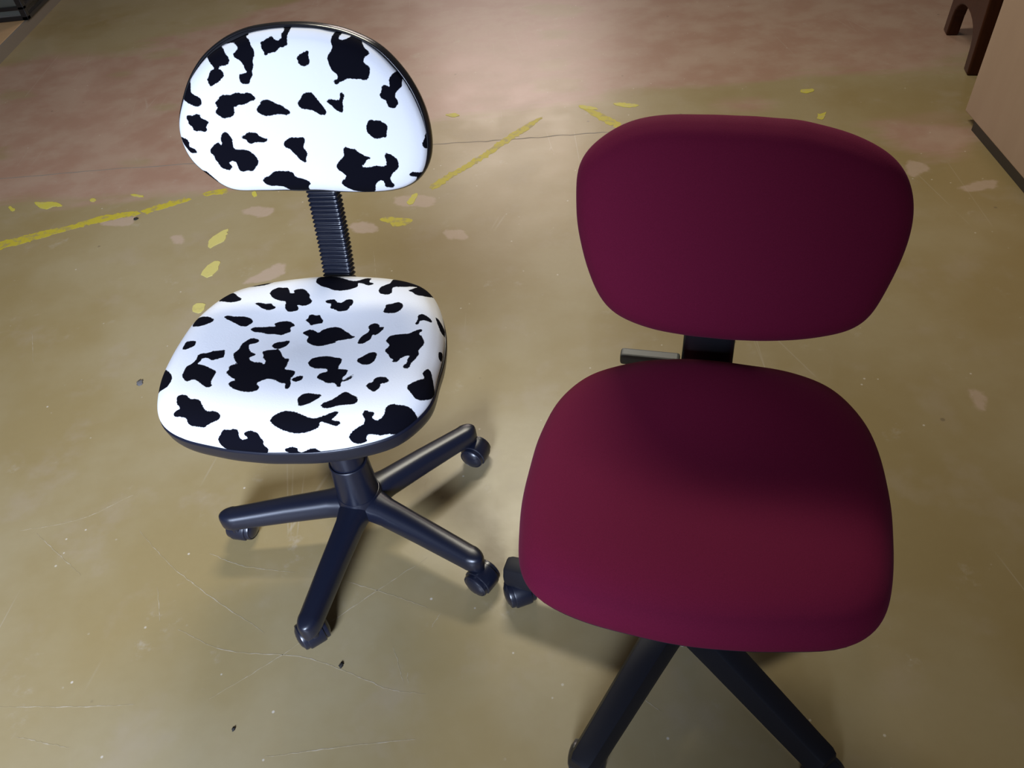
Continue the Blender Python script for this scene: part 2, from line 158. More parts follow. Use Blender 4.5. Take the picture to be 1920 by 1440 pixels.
SPOTS_SEAT = [[0,[[-1568,1567],[-1335,1520],[-1136,1555],[-1052,1709],[-1029,1734],[-1602,1561]]],[0,[[-1933,1116],[-1905,1281],[-1818,1357],[-1748,1385],[-1631,1283],[-1549,1196],[-1440,1122],[-1456,1066],[-1532,1034],[-1643,1016]]],[0,[[-2144,424],[-2253,723],[-2019,667],[-1876,634],[-1738,549],[-1753,476],[-1856,408],[-1976,371]]],[0,[[-1608,623],[-1525,666],[-1425,628],[-1332,643],[-1191,641],[-1079,599],[-1025,522],[-1064,436],[-1113,379],[-1228,391],[-1338,466],[-1492,541]]],[0,[[-983,1276],[-977,1367],[-881,1474],[-785,1451],[-719,1475],[-657,1418],[-607,1299],[-524,1313],[-572,1376],[-472,1433],[-368,1423],[-306,1360],[-233,1279],[-218,1198],[-140,1120],[-150,1051],[-259,980],[-402,1013],[-336,928],[-341,869],[-492,811],[-592,913],[-616,1092],[-746,1095],[-881,1161]]],[0,[[-1178,998],[-1097,1033],[-972,998],[-867,1026],[-820,967],[-736,923],[-765,880],[-849,833],[-988,873],[-1084,950]]],[0,[[-1019,326],[-954,395],[-845,395],[-769,414],[-680,433],[-600,441],[-656,507],[-584,565],[-429,598],[-350,563],[-265,488],[-351,432],[-296,323],[-370,276],[-433,218],[-535,240],[-692,224],[-784,257],[-919,253]]],[0,[[-2038,-208],[-2047,-89],[-2054,-8],[-1948,0],[-1849,-9],[-1813,-130],[-1883,-184],[-1953,-224]]],[0,[[-1248,-231],[-1210,-347],[-1194,-424],[-1299,-466],[-1377,-506],[-1474,-432],[-1562,-451],[-1558,-527],[-1604,-582],[-1453,-619],[-1220,-735],[-1183,-779],[-1194,-870],[-1192,-1011],[-1129,-1087],[-1197,-1131],[-1295,-1081],[-1449,-961],[-1533,-951],[-1607,-1002],[-1738,-884],[-1755,-813],[-1768,-651],[-1686,-581],[-1650,-470],[-1675,-375],[-1626,-328],[-1516,-327],[-1458,-268],[-1341,-254]]],[0,[[-999,-13],[-937,75],[-895,110],[-760,71],[-752,9],[-825,-50],[-899,-66],[-849,-185],[-788,-262],[-695,-297],[-690,-347],[-776,-402],[-722,-478],[-630,-512],[-527,-507],[-451,-573],[-463,-464],[-539,-398],[-548,-338],[-606,-250],[-559,-194],[-420,-173],[-379,-139],[-302,-207],[-185,-391],[-77,-397],[-79,-509],[-65,-588],[-91,-667],[44,-682],[121,-718],[132,-793],[85,-886],[143,-1010],[139,-1097],[100,-1132],[52,-1082],[55,-994],[-33,-997],[-161,-920],[-285,-896],[-401,-972],[-421,-1025],[-346,-1093],[-348,-1162],[-460,-1207],[-589,-1202],[-763,-1147],[-887,-1056],[-887,-986],[-785,-948],[-934,-863],[-1026,-775],[-995,-700],[-1039,-636],[-985,-587],[-898,-574],[-982,-491],[-1080,-321],[-1018,-218],[-1023,-96]]],[0,[[-511,-65],[-462,25],[-338,56],[-260,105],[-223,33],[-266,-77],[-349,-147],[-431,-143]]],[0,[[112,-930],[140,-857],[240,-809],[306,-835],[277,-926],[186,-964]]],[0,[[-2315,-536],[-2019,-751],[-1918,-866],[-1899,-978],[-1944,-1097],[-2297,-1099],[-2290,-1046],[-2303,-786]]],[0,[[-223,1632],[-242,1783],[-181,1876],[49,1889],[233,1774],[438,1670],[554,1671],[695,1794],[794,1778],[766,1633],[876,1595],[860,1546],[779,1522],[678,1582],[571,1607],[606,1524],[577,1467],[449,1404],[296,1380],[177,1396],[59,1460],[-83,1503],[-179,1583]]],[0,[[1007,1372],[1019,1475],[1102,1548],[1175,1604],[1184,1791],[1214,1827],[1312,1850],[1499,1780],[1720,1764],[1919,1678],[2058,1549],[1903,1312],[1707,1275],[1620,1367],[1520,1376],[1602,1457],[1694,1593],[1559,1534],[1413,1489],[1271,1492],[1242,1430],[1271,1328],[1237,1261],[1124,1262],[1043,1306]]],[0,[[85,1113],[153,1152],[265,1164],[314,1081],[417,1068],[481,1156],[582,1149],[622,1091],[615,1012],[572,955],[584,876],[416,841],[315,906],[222,937],[231,1043],[133,1064]]],[0,[[1213,792],[1237,904],[1219,987],[1319,1005],[1405,1058],[1508,1028],[1552,944],[1519,839],[1441,756],[1289,759]]],[0,[[1829,503],[1867,580],[1840,723],[1911,774],[2029,726],[2123,647],[2095,592],[1981,615],[1901,574],[1906,482],[1862,470]]],[0,[[2143,818],[2201,830],[2339,743],[2476,719],[2479,531],[2330,496],[2232,628]]],[0,[[-150,623],[-102,674],[-112,762],[-48,783],[16,755],[95,774],[130,696],[188,637],[196,558],[114,548],[-10,498],[-61,577]]],[0,[[-100,312],[-8,397],[77,388],[198,305],[241,396],[353,443],[474,457],[584,409],[663,322],[761,264],[789,211],[887,174],[839,126],[695,103],[555,70],[581,27],[480,0],[349,-58],[222,-43],[72,45],[39,108],[47,212],[-33,253]]],[0,[[1037,418],[1076,486],[1166,511],[1233,457],[1254,396],[1327,403],[1329,333],[1289,274],[1242,186],[1167,219],[1169,99],[1067,-27],[959,-23],[965,108],[1007,207],[1075,264],[1082,345]]],[0,[[1430,34],[1461,161],[1609,211],[1764,227],[1856,294],[1911,351],[1985,375],[2000,328],[1942,256],[2019,193],[2061,107],[2087,38],[2045,-90],[2019,-154],[2047,-238],[2007,-359],[1954,-479],[1949,-579],[1904,-603],[1842,-575],[1844,-521],[1890,-470],[1881,-362],[1918,-293],[1833,-312],[1769,-373],[1728,-476],[1636,-463],[1664,-416],[1589,-364],[1548,-291],[1463,-198],[1519,-102],[1513,-44]]],[0,[[1059,-408],[1143,-332],[1216,-256],[1300,-228],[1364,-275],[1368,-351],[1356,-463],[1297,-538],[1197,-548],[1078,-484]]],[0,[[249,-503],[290,-381],[419,-331],[549,-323],[694,-365],[811,-386],[816,-521],[791,-643],[877,-652],[980,-651],[983,-760],[931,-850],[949,-920],[942,-990],[962,-1041],[915,-1076],[872,-1009],[821,-958],[727,-987],[635,-927],[531,-876],[505,-831],[545,-748],[649,-710],[633,-654],[563,-636],[450,-646],[332,-600]]],[0,[[949,-920],[1006,-849],[1086,-767],[1114,-776],[1094,-847],[1024,-919],[966,-937]]],[0,[[2365,31],[2481,90],[2522,8],[2502,-135],[2394,-120]]],[0,[[1348,-1020],[1382,-951],[1452,-931],[1438,-872],[1488,-818],[1573,-805],[1638,-819],[1705,-899],[1640,-946],[1569,-959],[1584,-1024],[1541,-1109],[1500,-1144],[1413,-1084]]],[0,[[729,-1450],[775,-1389],[883,-1331],[960,-1249],[1025,-1165],[1109,-1154],[1160,-1209],[1274,-1252],[1298,-1329],[1275,-1390],[1171,-1410],[1006,-1432],[919,-1479],[827,-1501]]],[0,[[337,-1333],[366,-1260],[404,-1217],[511,-1198],[617,-1219],[712,-1225],[687,-1290],[618,-1356],[569,-1403],[471,-1452],[398,-1477],[373,-1410]]],[0,[[7,-1735],[45,-1663],[126,-1592],[238,-1554],[366,-1571],[502,-1622],[598,-1664],[721,-1672],[843,-1621],[939,-1563],[1016,-1531],[1058,-1557],[1012,-1625],[965,-1690],[1085,-1693],[1120,-1725],[1052,-1780],[951,-1749],[865,-1731],[779,-1724],[805,-1769],[782,-1815],[669,-1869],[551,-1902],[418,-1907],[269,-1880],[156,-1841],[62,-1787]]],[0,[[2172,-616],[2244,-474],[2310,-494],[2374,-613],[2473,-779],[2567,-846],[2509,-1001],[2300,-1131],[2171,-1154],[2086,-1085],[1995,-1006],[1995,-944],[2067,-870],[2162,-769],[2236,-722],[2194,-658]]],[0,[[1264,-1898],[1310,-1817],[1405,-1742],[1469,-1702],[1468,-1635],[1412,-1558],[1450,-1477],[1505,-1511],[1574,-1497],[1599,-1537],[1573,-1588],[1597,-1619],[1660,-1628],[1722,-1578],[1752,-1489],[1740,-1429],[1785,-1355],[1864,-1326],[1950,-1325],[2036,-1307],[2134,-1317],[2230,-1365],[2427,-1453],[2412,-1664],[2180,-1798],[1913,-1790],[1790,-1836],[1650,-1826],[1553,-1848],[1558,-1907],[1600,-1943],[1476,-2007],[1360,-1984],[1297,-1940]]],[0,[[463,-2259],[565,-2185],[669,-2115],[769,-2098],[874,-2190],[841,-2232]]],[0,[[242,-2150],[299,-2115],[390,-2093],[465,-2103],[485,-2175],[574,-2242],[558,-2269],[357,-2262]]],[0,[[-1657,-1312],[-1591,-1270],[-1493,-1281],[-1394,-1368],[-1317,-1361],[-1231,-1384],[-1160,-1474],[-1093,-1559],[-1019,-1593],[-918,-1585],[-830,-1625],[-790,-1677],[-815,-1738],[-941,-1782],[-1054,-1845],[-1164,-1826],[-1308,-1810],[-1366,-1746],[-1372,-1695],[-1477,-1671],[-1621,-1658],[-1637,-1597],[-1566,-1555],[-1513,-1534],[-1602,-1447]]],[0,[[-842,-2002],[-774,-1927],[-714,-1868],[-622,-1880],[-544,-1858],[-473,-1874],[-466,-1970],[-439,-2007],[-360,-2007],[-319,-1985],[-392,-1938],[-339,-1895],[-263,-1878],[-225,-1904],[-149,-1908],[-125,-1966],[-66,-2018],[-76,-2085],[0,-2144],[-31,-2214],[-183,-2325],[-353,-2263],[-541,-2252],[-790,-2230],[-817,-2128],[-848,-2061]]],[0,[[-1737,-1987],[-1648,-1966],[-1618,-2039],[-1558,-2085],[-1588,-2117],[-1708,-2055]]],[1,[[1559,-1870],[1651,-1832],[1793,-1842],[1933,-1795],[1753,-1901],[1628,-1942]]]]
OUT_COW_SEAT = [2344,2341,2344,2352,2364,2377,2392,2409,2430,2452,2471,2479,2469,2436,2386,2329,2273,2220,2173,2133,2103,2079,2060,2045,2037,2039,2044,2050,2058,2072,2095,2124,2157,2197,2243,2296,2348,2390,2416,2424,2421,2412,2404,2396,2382,2365,2348,2338,2336,2338,2346,2361,2381,2402,2421,2440,2462,2483,2490,2475,2439,2389,2332,2274,2219,2173,2136,2105,2077,2055,2041,2034,2029,2029,2036,2053,2077,2105,2138,2177,2222,2270,2322,2379,2437,2485,2515,2528,2532,2528,2509,2471,2424,2384,2361,2350]
OUT_COW_SHELL_BACK = [2067,2029,1989,1950,1911,1871,1831,1794,1757,1717,1672,1626,1583,1544,1508,1474,1442,1413,1388,1368,1351,1338,1329,1323,1322,1324,1330,1339,1352,1371,1393,1418,1443,1470,1499,1530,1562,1595,1632,1671,1709,1747,1784,1824,1864,1905,1949,2000,2051,2095,2127,2150,2164,2161,2135,2092,2048,2010,1967,1902,1812,1713,1624,1554,1495,1444,1402,1371,1350,1333,1319,1312,1311,1318,1329,1348,1374,1406,1444,1490,1544,1608,1682,1766,1858,1955,2045,2119,2170,2201,2215,2212,2194,2167,2136,2103]
OUT_COW_BACK = [2019,1977,1940,1901,1859,1813,1771,1735,1701,1665,1628,1592,1555,1512,1465,1421,1387,1362,1340,1318,1300,1286,1277,1271,1268,1269,1274,1282,1293,1309,1328,1347,1366,1387,1413,1446,1484,1526,1569,1612,1653,1695,1740,1787,1832,1874,1920,1973,2031,2079,2113,2133,2143,2137,2109,2066,2021,1984,1942,1878,1789,1690,1601,1530,1471,1420,1377,1345,1322,1303,1289,1280,1278,1283,1295,1316,1345,1380,1421,1469,1524,1588,1661,1744,1837,1935,2030,2109,2164,2193,2197,2185,2164,2137,2103,2063]
OUT_MAR_SEAT = [2407,2408,2416,2432,2455,2483,2515,2549,2582,2610,2634,2656,2671,2672,2654,2621,2582,2541,2496,2452,2414,2389,2376,2368,2364,2366,2373,2383,2392,2405,2424,2446,2468,2488,2510,2535,2556,2566,2563,2553,2540,2522,2498,2472,2450,2435,2423,2414,2410,2415,2431,2454,2484,2519,2558,2604,2661,2726,2786,2820,2815,2774,2713,2648,2584,2523,2468,2422,2387,2361,2342,2328,2319,2316,2319,2328,2347,2372,2404,2443,2494,2557,2624,2683,2724,2738,2723,2685,2634,2582,2535,2494,2460,2435,2419,2411]
OUT_MAR_BACK = [2213,2230,2248,2266,2280,2289,2290,2280,2256,2215,2159,2095,2030,1967,1907,1851,1802,1762,1726,1692,1660,1635,1619,1610,1606,1606,1614,1630,1653,1681,1718,1764,1819,1883,1951,2023,2094,2159,2217,2268,2315,2349,2361,2346,2312,2274,2242,2217,2194,2173,2156,2144,2138,2136,2138,2143,2150,2153,2147,2126,2091,2045,1996,1948,1901,1855,1812,1775,1745,1719,1697,1682,1674,1672,1675,1681,1693,1711,1734,1761,1794,1833,1878,1927,1980,2038,2100,2157,2197,2215,2214,2203,2193,2189,2191,2200]

# ------------------------------------------------------------------ polygons -> signed distance (positive inside)
def sdf(P, polys, chunk=40000):
    """P (n,2); polys list of (k,2) arrays; max over polygons of the signed distance"""
    out = np.full(len(P), -1.0)
    for q in polys:
        q = np.array(q, float); nq = np.roll(q, -1, 0); q = np.stack([q*.8+nq*.2, q*.2+nq*.8], 1).reshape(-1, 2); lo, hi = q.min(0)-.06, q.max(0)+.06
        idx = np.where(((P > lo) & (P < hi)).all(1))[0]
        for s in range(0, len(idx), chunk):
            ii = idx[s:s+chunk]; p = P[ii]; a = q; b = np.roll(q, -1, 0); e = b-a
            wv = p[:, None]-a[None]; t = np.clip((wv*e).sum(-1)/np.maximum((e*e).sum(-1), 1e-12), 0, 1)
            d = np.sqrt(((wv-t[..., None]*e)**2).sum(-1)).min(1)
            y0, y1 = a[:, 1] > p[:, 1:2], b[:, 1] > p[:, 1:2]
            xc = a[:, 0]+(p[:, 1:2]-a[:, 1])*e[:, 0]/np.where(e[:, 1] == 0, 1e-12, e[:, 1])
            ins = (((y0 != y1) & (p[:, :1] < xc)).sum(1) % 2) == 1
            out[ii] = np.maximum(out[ii], np.where(ins, d, -d))
    return out
def add_attr(o, name, v):
    a = o.data.attributes.new(name, 'FLOAT', 'POINT'); a.data.foreach_set('value', np.asarray(v, np.float32))

# ------------------------------------------------------------------ floor
M_floor = mat('worn_painted_concrete', (.3, .23, .1), .45, .4)
n = N(M_floor); co = n.coord()
big = n.noise(co, 1.6, 5, .55); mid = n.noise(co, 6, 5, .6); fine = n.noise(co, 60, 4, .6)
wide = n.noise(n.coord((.35, 1.6, 1)), 3.4, 6, .62)
paint = n.mix(n.step(big, .38, .62), (.290, .218, .098), (.338, .272, .152))
paint = n.mix(n.math('MULTIPLY', n.step(mid, .52, .70), .35), paint, (.36, .29, .205))
bare = n.mix(n.step(mid, .35, .65), (.365, .222, .162), (.405, .28, .21))
bsd = n.math('ADD', n.attr('bare'), n.math('MULTIPLY', n.math('SUBTRACT', wide, .52), .45))
isd = n.math('ADD', n.attr('island'), n.math('MULTIPLY', n.math('SUBTRACT', n.noise(n.coord((.5, 1.6, 1)), 14, 5, .6), .5), .10))
psd = n.math('ADD', n.attr('patch'), n.math('MULTIPLY', n.math('SUBTRACT', n.noise(co, 30, 5, .65), .5), .032))
col = n.mix(n.math('MULTIPLY', n.step(bsd, -.07, .05), n.math('SUBTRACT', 1.0, n.math('MULTIPLY', n.step(isd, -.03, .03), .6))), paint, bare)
col = n.mix(n.math('MULTIPLY', n.step(psd, -.006, .006), n.math('MULTIPLY_ADD', fine, .5, .5)), col, (.46, .345, .265))
# scuffed pale haze, scattered specks, hairline scratches
col = n.mix(n.math('MULTIPLY', n.step(n.noise(co, 9, 8, .72), .60, .74), .45), col, (.45, .39, .31))
v = n.voro(co, 26); speck = n.math('MULTIPLY', n.step(v.outputs['Distance'], .085, .04), n.step(n.noise(co, 11, 3), .50, .60))
col = n.mix(n.math('MULTIPLY', speck, .75), col, (.62, .56, .47))
v2 = n.voro(co, 9); dark = n.math('MULTIPLY', n.step(v2.outputs['Distance'], .06, .03), n.step(n.noise(co, 5, 2), .52, .6))
col = n.mix(n.math('MULTIPLY', dark, .5), col, (.10, .075, .05))
for rot, sc, off in ((.35, 1.7, .56), (1.15, 1.3, .57), (2.5, 1.9, .57)):
    e = n.voro(n.coord((1, .16, 1), (0, 0, rot)), sc, 'DISTANCE_TO_EDGE')
    line = n.math('MULTIPLY', n.step(e.outputs['Distance'], .0022, .0006), n.step(n.noise(co, 2.3, 2), off, off+.08))
    col = n.mix(n.math('MULTIPLY', line, .28), col, (.48, .42, .34))
col = n.mix(n.math('MULTIPLY', fine, .22), col, n.mix(.5, col, (.14, .10, .05)))
n.color(col)
rg = n.math('ADD', n.math('MULTIPLY', mid, .22), .24); n.t.links.new(rg, n.b.inputs['Roughness'])
n.bump(n.math('ADD', fine, n.math('MULTIPLY', mid, 2.0)), .10, .0015)

gx = np.concatenate([np.linspace(-8, -3.1, 12), np.arange(-3, 2.6, .0125), np.linspace(2.7, 8, 12)])
gy = np.concatenate([np.linspace(-4, .1, 10), np.arange(.2, 5.2, .0125), np.linspace(5.3, 11, 12)])
X, Y = np.meshgrid(gx, gy); nx, ny = len(gx), len(gy)
me = bpy.data.meshes.new('floor')
V = np.c_[X.ravel(), Y.ravel(), np.zeros(nx*ny)]
i = (np.arange(ny-1)[:, None]*nx+np.arange(nx-1)[None]).ravel()
Fq = np.c_[i, i+1, i+nx+1, i+nx]
me.vertices.add(len(V)); me.vertices.foreach_set('co', V.ravel()); me.loops.add(Fq.size); me.loops.foreach_set('vertex_index', Fq.ravel())
me.polygons.add(len(Fq)); me.polygons.foreach_set('loop_start', np.arange(len(Fq))*4); me.update(calc_edges=True)
me.materials.append(M_floor); floor = link(bpy.data.objects.new('floor', me)); tag(floor, kind='structure')
P = V[:, :2]
b = sdf(P, [np.array(q)/1000 for q in BARE]); 
add_attr(floor, 'bare', np.clip(b, -.6, .25)); add_attr(floor, 'island', np.clip(sdf(P, [np.array(q)/1000 for q in ISLAND]), -.3, .1)); add_attr(floor, 'patch', np.clip(sdf(P, [np.array(q)/1000 for q in PATCH]), -.3, .1))

def worn(name, c1, c2, thr):
    m = mat(name, c1, .5, .4); n = N(m); co = n.coord()
    n.color(n.mix(n.math('MULTIPLY', n.step(n.noise(n.coord((1, 1, 1)), 38, 5, .65), thr, thr+.14), .9), c1, c2)); return m
M_stripe = worn('worn_yellow_paint', (.47, .39, .035), (.34, .27, .10), .49)
M_flake = worn('yellow_paint', (.52, .46, .07), (.50, .42, .15), .5)
M_pale = worn('pale_yellow_paint', (.54, .47, .15), (.48, .41, .14), .55)
M_joint = mat('dark_joint', (.235, .20, .165), .6, .3)
RAG = np.random.default_rng(11)
def chip(name, poly, m, t, round_it=2, rag=.0016):
    q = np.array(poly, float)/1000
    for _ in range(round_it):                       # soften corners
        a = q*.75+np.roll(q, -1, 0)*.25; b = q*.25+np.roll(q, -1, 0)*.75; q = np.stack([a, b], 1).reshape(-1, 2)
    p2 = []                                         # ragged edge
    for a, e in zip(q, np.roll(q, -1, 0)):
        m_ = max(1, int(np.linalg.norm(e-a)/.007)); p2 += [a+(e-a)*t/m_+RAG.normal(0, rag, 2) for t in range(m_)]
    q = np.array(p2)
    c = q.mean(0); k = len(q)
    rings = [np.c_[q, np.zeros(k)], np.c_[q, np.full(k, t*.6)], np.c_[c+(q-c)*.985, np.full(k, t)]]
    return mesh(name, *loft(rings), m, floor, smooth=False)
for q in STRIPES: chip('paint_stripe', q, M_stripe, .0005, 1, .003)
for q in FLAKES_YELLOW: chip('paint_flake', q, M_flake, .0010, 1)
for q in FLAKES_PALE: chip('paint_flake', q, M_pale, .0014, 1)
def catmull_xy(q, per=12):
    q = np.vstack([2*q[0]-q[1], q, 2*q[-1]-q[-2]]); out = []
    for i in range(1, len(q)-2):
        a, b_, c_, d = q[i-1:i+3]
        for u in np.arange(per)/per: out.append(.5*((2*b_)+(c_-a)*u+(2*a-5*b_+4*c_-d)*u*u+(3*b_-a-3*c_+d)*u**3))
    return np.array(out+[q[-2]])
J = np.array(JOINT)/1000; rnd = np.random.default_rng(3); jj = []
for a, b in zip(J[:-1], J[1:]):
    for t in np.arange(0, 1, .1): jj.append(a*(1-t)+b*t)
jj = np.array(jj); jj[:, 1] += rnd.normal(0, .0022, len(jj)); hw = .0016+.0014*rnd.random(len(jj))
mesh('floor_joint', *loft([[(x, y-h_, .0), (x, y-h_, .0003), (x, y+h_, .0003), (x, y+h_, 0)] for (x, y), h_ in zip(jj, hw)]), M_joint, floor, smooth=False)

M_scratch = mat('pale_scratch', (.40, .34, .25), .6, .3); n = N(M_scratch)
n.color(n.mix(n.step(n.noise(n.coord(), 45, 4, .7), .44, .60), (.315, .252, .142), (.40, .335, .235)))
for q in SCRATCHES:                                  # hairline scratches in the paint
    q = np.array(q, float)/1000; pp = catmull_xy(q) if len(q) > 2 else np.array([q[0]+(q[-1]-q[0])*t for t in np.linspace(0, 1, 12)])
    d = np.gradient(pp, axis=0); d /= np.linalg.norm(d, axis=1)[:, None]; nn = np.c_[-d[:, 1], d[:, 0]]; k = len(pp)
    pp = pp+nn*rnd.normal(0, .0006, (k, 1)); hw = (.00045+.0006*rnd.random((k, 1)))*np.sin(np.linspace(.25, math.pi-.25, k))[:, None]
    A, B = pp-nn*hw, pp+nn*hw
    mesh('scratch', *loft([[(*a, 0), (*a, .00025), (*c_, .00025), (*c_, 0)] for a, c_ in zip(A, B)]), M_scratch, floor, smooth=False)

# ------------------------------------------------------------------ furniture at the edges of the frame
M_beige = mat('beige_laminate', (.36, .27, .19), .55, .3)
n = N(M_beige); n.color(n.mix(n.noise(n.coord((3, 3, .5)), 4, 4), (.43, .305, .225), (.52, .385, .295)))
M_kick = mat('dark_kick_board', (.055, .045, .038), .6, .3)
M_wood = mat('dark_red_brown_wood', (.055, .016, .007), .45, .2)
n = N(M_wood); n.color(n.mix(n.noise(n.coord((9, 9, 1)), 6, 5, .6), (.026, .008, .0035), (.080, .024, .009)))
M_tan = mat('tan_wood_board', (.52, .33, .17), .5, .4)
n = N(M_tan); n.color(n.mix(n.noise(n.coord((1, 12, 1)), 5, 5, .6), (.48, .30, .15), (.60, .40, .22)))
M_edge = mat('grey_board_edge', (.24, .20, .16), .55, .4)
M_metal = mat('dark_metal_frame', (.022, .020, .020), .35, .5, metal=.3)
M_liner = mat('pale_grey_liner', (.55, .55, .54), .5, .4)
M_glass = mat('clear_glass', (.9, .95, .95), .03, .5)
n = N(M_glass); tr = n.new('ShaderNodeBsdfTransparent'); tr.inputs[0].default_value = (.90, .95, .95, 1); gl = n.new('ShaderNodeBsdfGlossy'); gl.inputs['Roughness'].default_value = .03
fr = n.new('ShaderNodeFresnel'); mx = n.new('ShaderNodeMixShader'); n.t.links.new(fr.outputs[0], mx.inputs[0]); n.t.links.new(tr.outputs[0], mx.inputs[1]); n.t.links.new(gl.outputs[0], mx.inputs[2])
n.t.links.new(mx.outputs[0], n.t.nodes['Material Output'].inputs['Surface']); n.t.nodes.remove(n.b)

cab = empty('cabinet', (1.581, 2.30, 0), R(-5.2), 'tall beige laminate cabinet with dark kick board, right edge of the photo', 'cabinet')
bevel(mesh('body', *box(0, .55, -1.30, .075, .031, .95), M_beige, cab, False), .003)
mesh('kick_board', *box(.001, .50, -1.29, 0, 0, .031), M_kick, cab, False)

st = empty('stool', (1.972, 2.90, 0), 0, 'dark red-brown wooden stool with arched rail, behind the beige cabinet', 'stool')
def arch_side(w, thick, h):
    """a side frame: two legs and an arched rail cut as one board, in the x-z plane"""
    o = [(-w/2-.012, 0), (-w/2+.045, 0), (-w/2+.053, .075)]
    for t in np.linspace(math.pi, 0, 13): o.append(((w/2-.057)*math.cos(t), .085+.070*math.sin(t)))
    o += [(w/2-.053, .075), (w/2-.045, 0), (w/2+.012, 0), (w/2-.02, h), (-w/2+.02, h)]
    o = np.array(o); k = len(o)
    return loft([np.c_[o[:, 0], np.full(k, -thick/2), o[:, 1]], np.c_[o[:, 0], np.full(k, thick/2), o[:, 1]]])
ang = math.atan2(.37, .095)
for s, nm in ((0, 'leg_frame'), (.36, 'leg_frame')):
    o = bevel(mesh(nm, *arch_side(.40, .045, .40), M_wood, st, False), .006)
    o.location = (-.145+s*.96, -.02-s*.25, 0); o.rotation_euler = (0, 0, ang)
o = bevel(mesh('seat_board', *box(-.24, .24, -.225, .225, .40, .44), M_wood, st, False), .012, 3); o.location = (.05, -.08, 0); o.rotation_euler = (0, 0, ang)

dc = empty('display_case', (-2.75, 4.40, 0), 0, 'glass display case with dark metal frame on a tan wood base, top left corner', 'display case')
bevel(mesh('base_board', *box(-.6, .535, -.82, .9, 0, .05), M_tan, dc, False), .003)
mesh('board_edge', *box(.535, .55, -.82, .9, 0, .049), M_edge, dc, False)
x0, x1, y0, y1 = -.55, .56, -.20, .65
for nm, bb in (('frame_rail', (x0, x1, y0, y0+.02, .05, .068)), ('frame_rail', (x0, x1, y0, y0+.02, .098, .114)), ('frame_rail', (x1-.03, x1, y0, y1, .05, .068)),
               ('frame_rail', (x1-.03, x1, y0, y1, .098, .114)), ('frame_post', (x1-.03, x1, y0, y0+.03, .05, .95)), ('frame_post', (x0, x0+.03, y0, y0+.03, .05, .95)),
               ('frame_post', (x1-.03, x1, y1-.03, y1, .05, .95)), ('frame_rail', (x0, x1, y0, y0+.03, .95, .98)), ('frame_rail', (x1-.03, x1, y0, y1, .95, .98))):
    bevel(mesh(nm, *box(*bb), M_metal, dc, False), .003)
for bb in ((x0+.03, x1-.03, y0+.011, y0+.017, .075, .95), (x1-.018, x1-.012, y0+.03, y1-.03, .075, .95)):
    mesh('glass_pane', *box(*bb), M_glass, dc, False)
mesh('shelf_board', *box(x0+.03, x1-.03, y0+.03, y1-.03, .05, .06), M_liner, dc, False)

# ------------------------------------------------------------------ upholstery pads
def catmull(Pt, k_out):
    Pt = np.array(Pt, float); Pt = np.vstack([2*Pt[0]-Pt[1], Pt, 2*Pt[-1]-Pt[-2]]); k = len(Pt)-3
    t = np.linspace(0, k, k_out); i = np.minimum(t.astype(int), k-1); u = (t-i)[:, None]
    a, b, c, d = Pt[i], Pt[i+1], Pt[i+2], Pt[i+3]
    return .5*((2*b)+(-a+c)*u+(2*a-5*b+4*c-d)*u*u+(-a+3*b-3*c+d)*u**3)
def resamp(r, m_):
    Fo = np.fft.rfft(r); G = np.zeros(m_//2+1, complex); k = min(len(Fo), len(G), 26); G[:k] = Fo[:k]
    return np.fft.irfft(G, m_)*m_/len(r)
def pad(name, r, prof, nseg, nring, m, parent, dish=None, spots=None, closed=False):
    rr = resamp(np.array(r)/1e4, nseg); th = np.arange(nseg)*2*np.pi/nseg; o = np.c_[rr*np.cos(th), rr*np.sin(th)]
    p = catmull(prof, nring); p[0, 0] = 0
    if closed: p[-1, 0] = 0
    s = np.r_[0, np.cumsum(np.hypot(np.diff(p[:, 0]), np.diff(p[:, 1])/.22))]
    xy = o[None]*p[1:, 0][:, None, None]; z = np.repeat(p[1:, 1][:, None], nseg, 1); uv = o[None]*s[1:, None, None]; c0 = p[0, 1]
    if dish is not None: z = z+dish(xy[..., 0], xy[..., 1]); c0 = c0+float(dish(np.zeros(1), np.zeros(1))[0])
    V = np.vstack([[0, 0, c0], np.concatenate([xy, z[..., None]], 2).reshape(-1, 3)]); U = np.vstack([[0, 0], uv.reshape(-1, 2)])
    F = [(0, 1+i, 1+(i+1) % nseg) for i in range(nseg)]
    for k in range(nring-2):
        a = 1+k*nseg; F += [(a+i, a+nseg+i, a+nseg+(i+1) % nseg, a+(i+1) % nseg) for i in range(nseg)]
    if not closed: F.append(tuple(range(1+(nring-2)*nseg, 1+(nring-1)*nseg)))
    me = bpy.data.meshes.new(name); me.from_pydata(V.tolist(), [], F); me.update()
    me.polygons.foreach_set('use_smooth', [True]*len(F)); me.materials.append(m)
    ob = link(bpy.data.objects.new(name, me), parent)
    if spots is not None:
        pos = sdf(U, [np.array(q)*1e-4 for sub, q in spots if not sub]); neg = sdf(U, [np.array(q)*1e-4 for sub, q in spots if sub])
        add_attr(ob, 'spot', np.clip(np.minimum(pos, -neg), -.03, .03))
    return ob
CUSH_SEAT = [(0, .030), (.3, .031), (.6, .031), (.8, .029), (.9, .024), (.96, .014), (.99, .004), (1.0, -.006), (.985, -.014)]
SHELL_SEAT = [(0, -.012), (.9, -.012), (.985, -.010), (1.004, -.012), (1.004, -.018), (.990, -.036), (.955, -.044), (.8, -.047), (0, -.047)]
CUSH_BACK = [(0, .026), (.4, .026), (.7, .024), (.86, .020), (.95, .012), (.985, .004), (.99, -.004)]
SHELL_BACK = [(0, -.002), (.9, -.002), (.965, .002), (.985, .001), (1.0, -.006), (1.0, -.016), (.985, -.024), (.93, -.030), (.6, -.034), (0, -.036)]
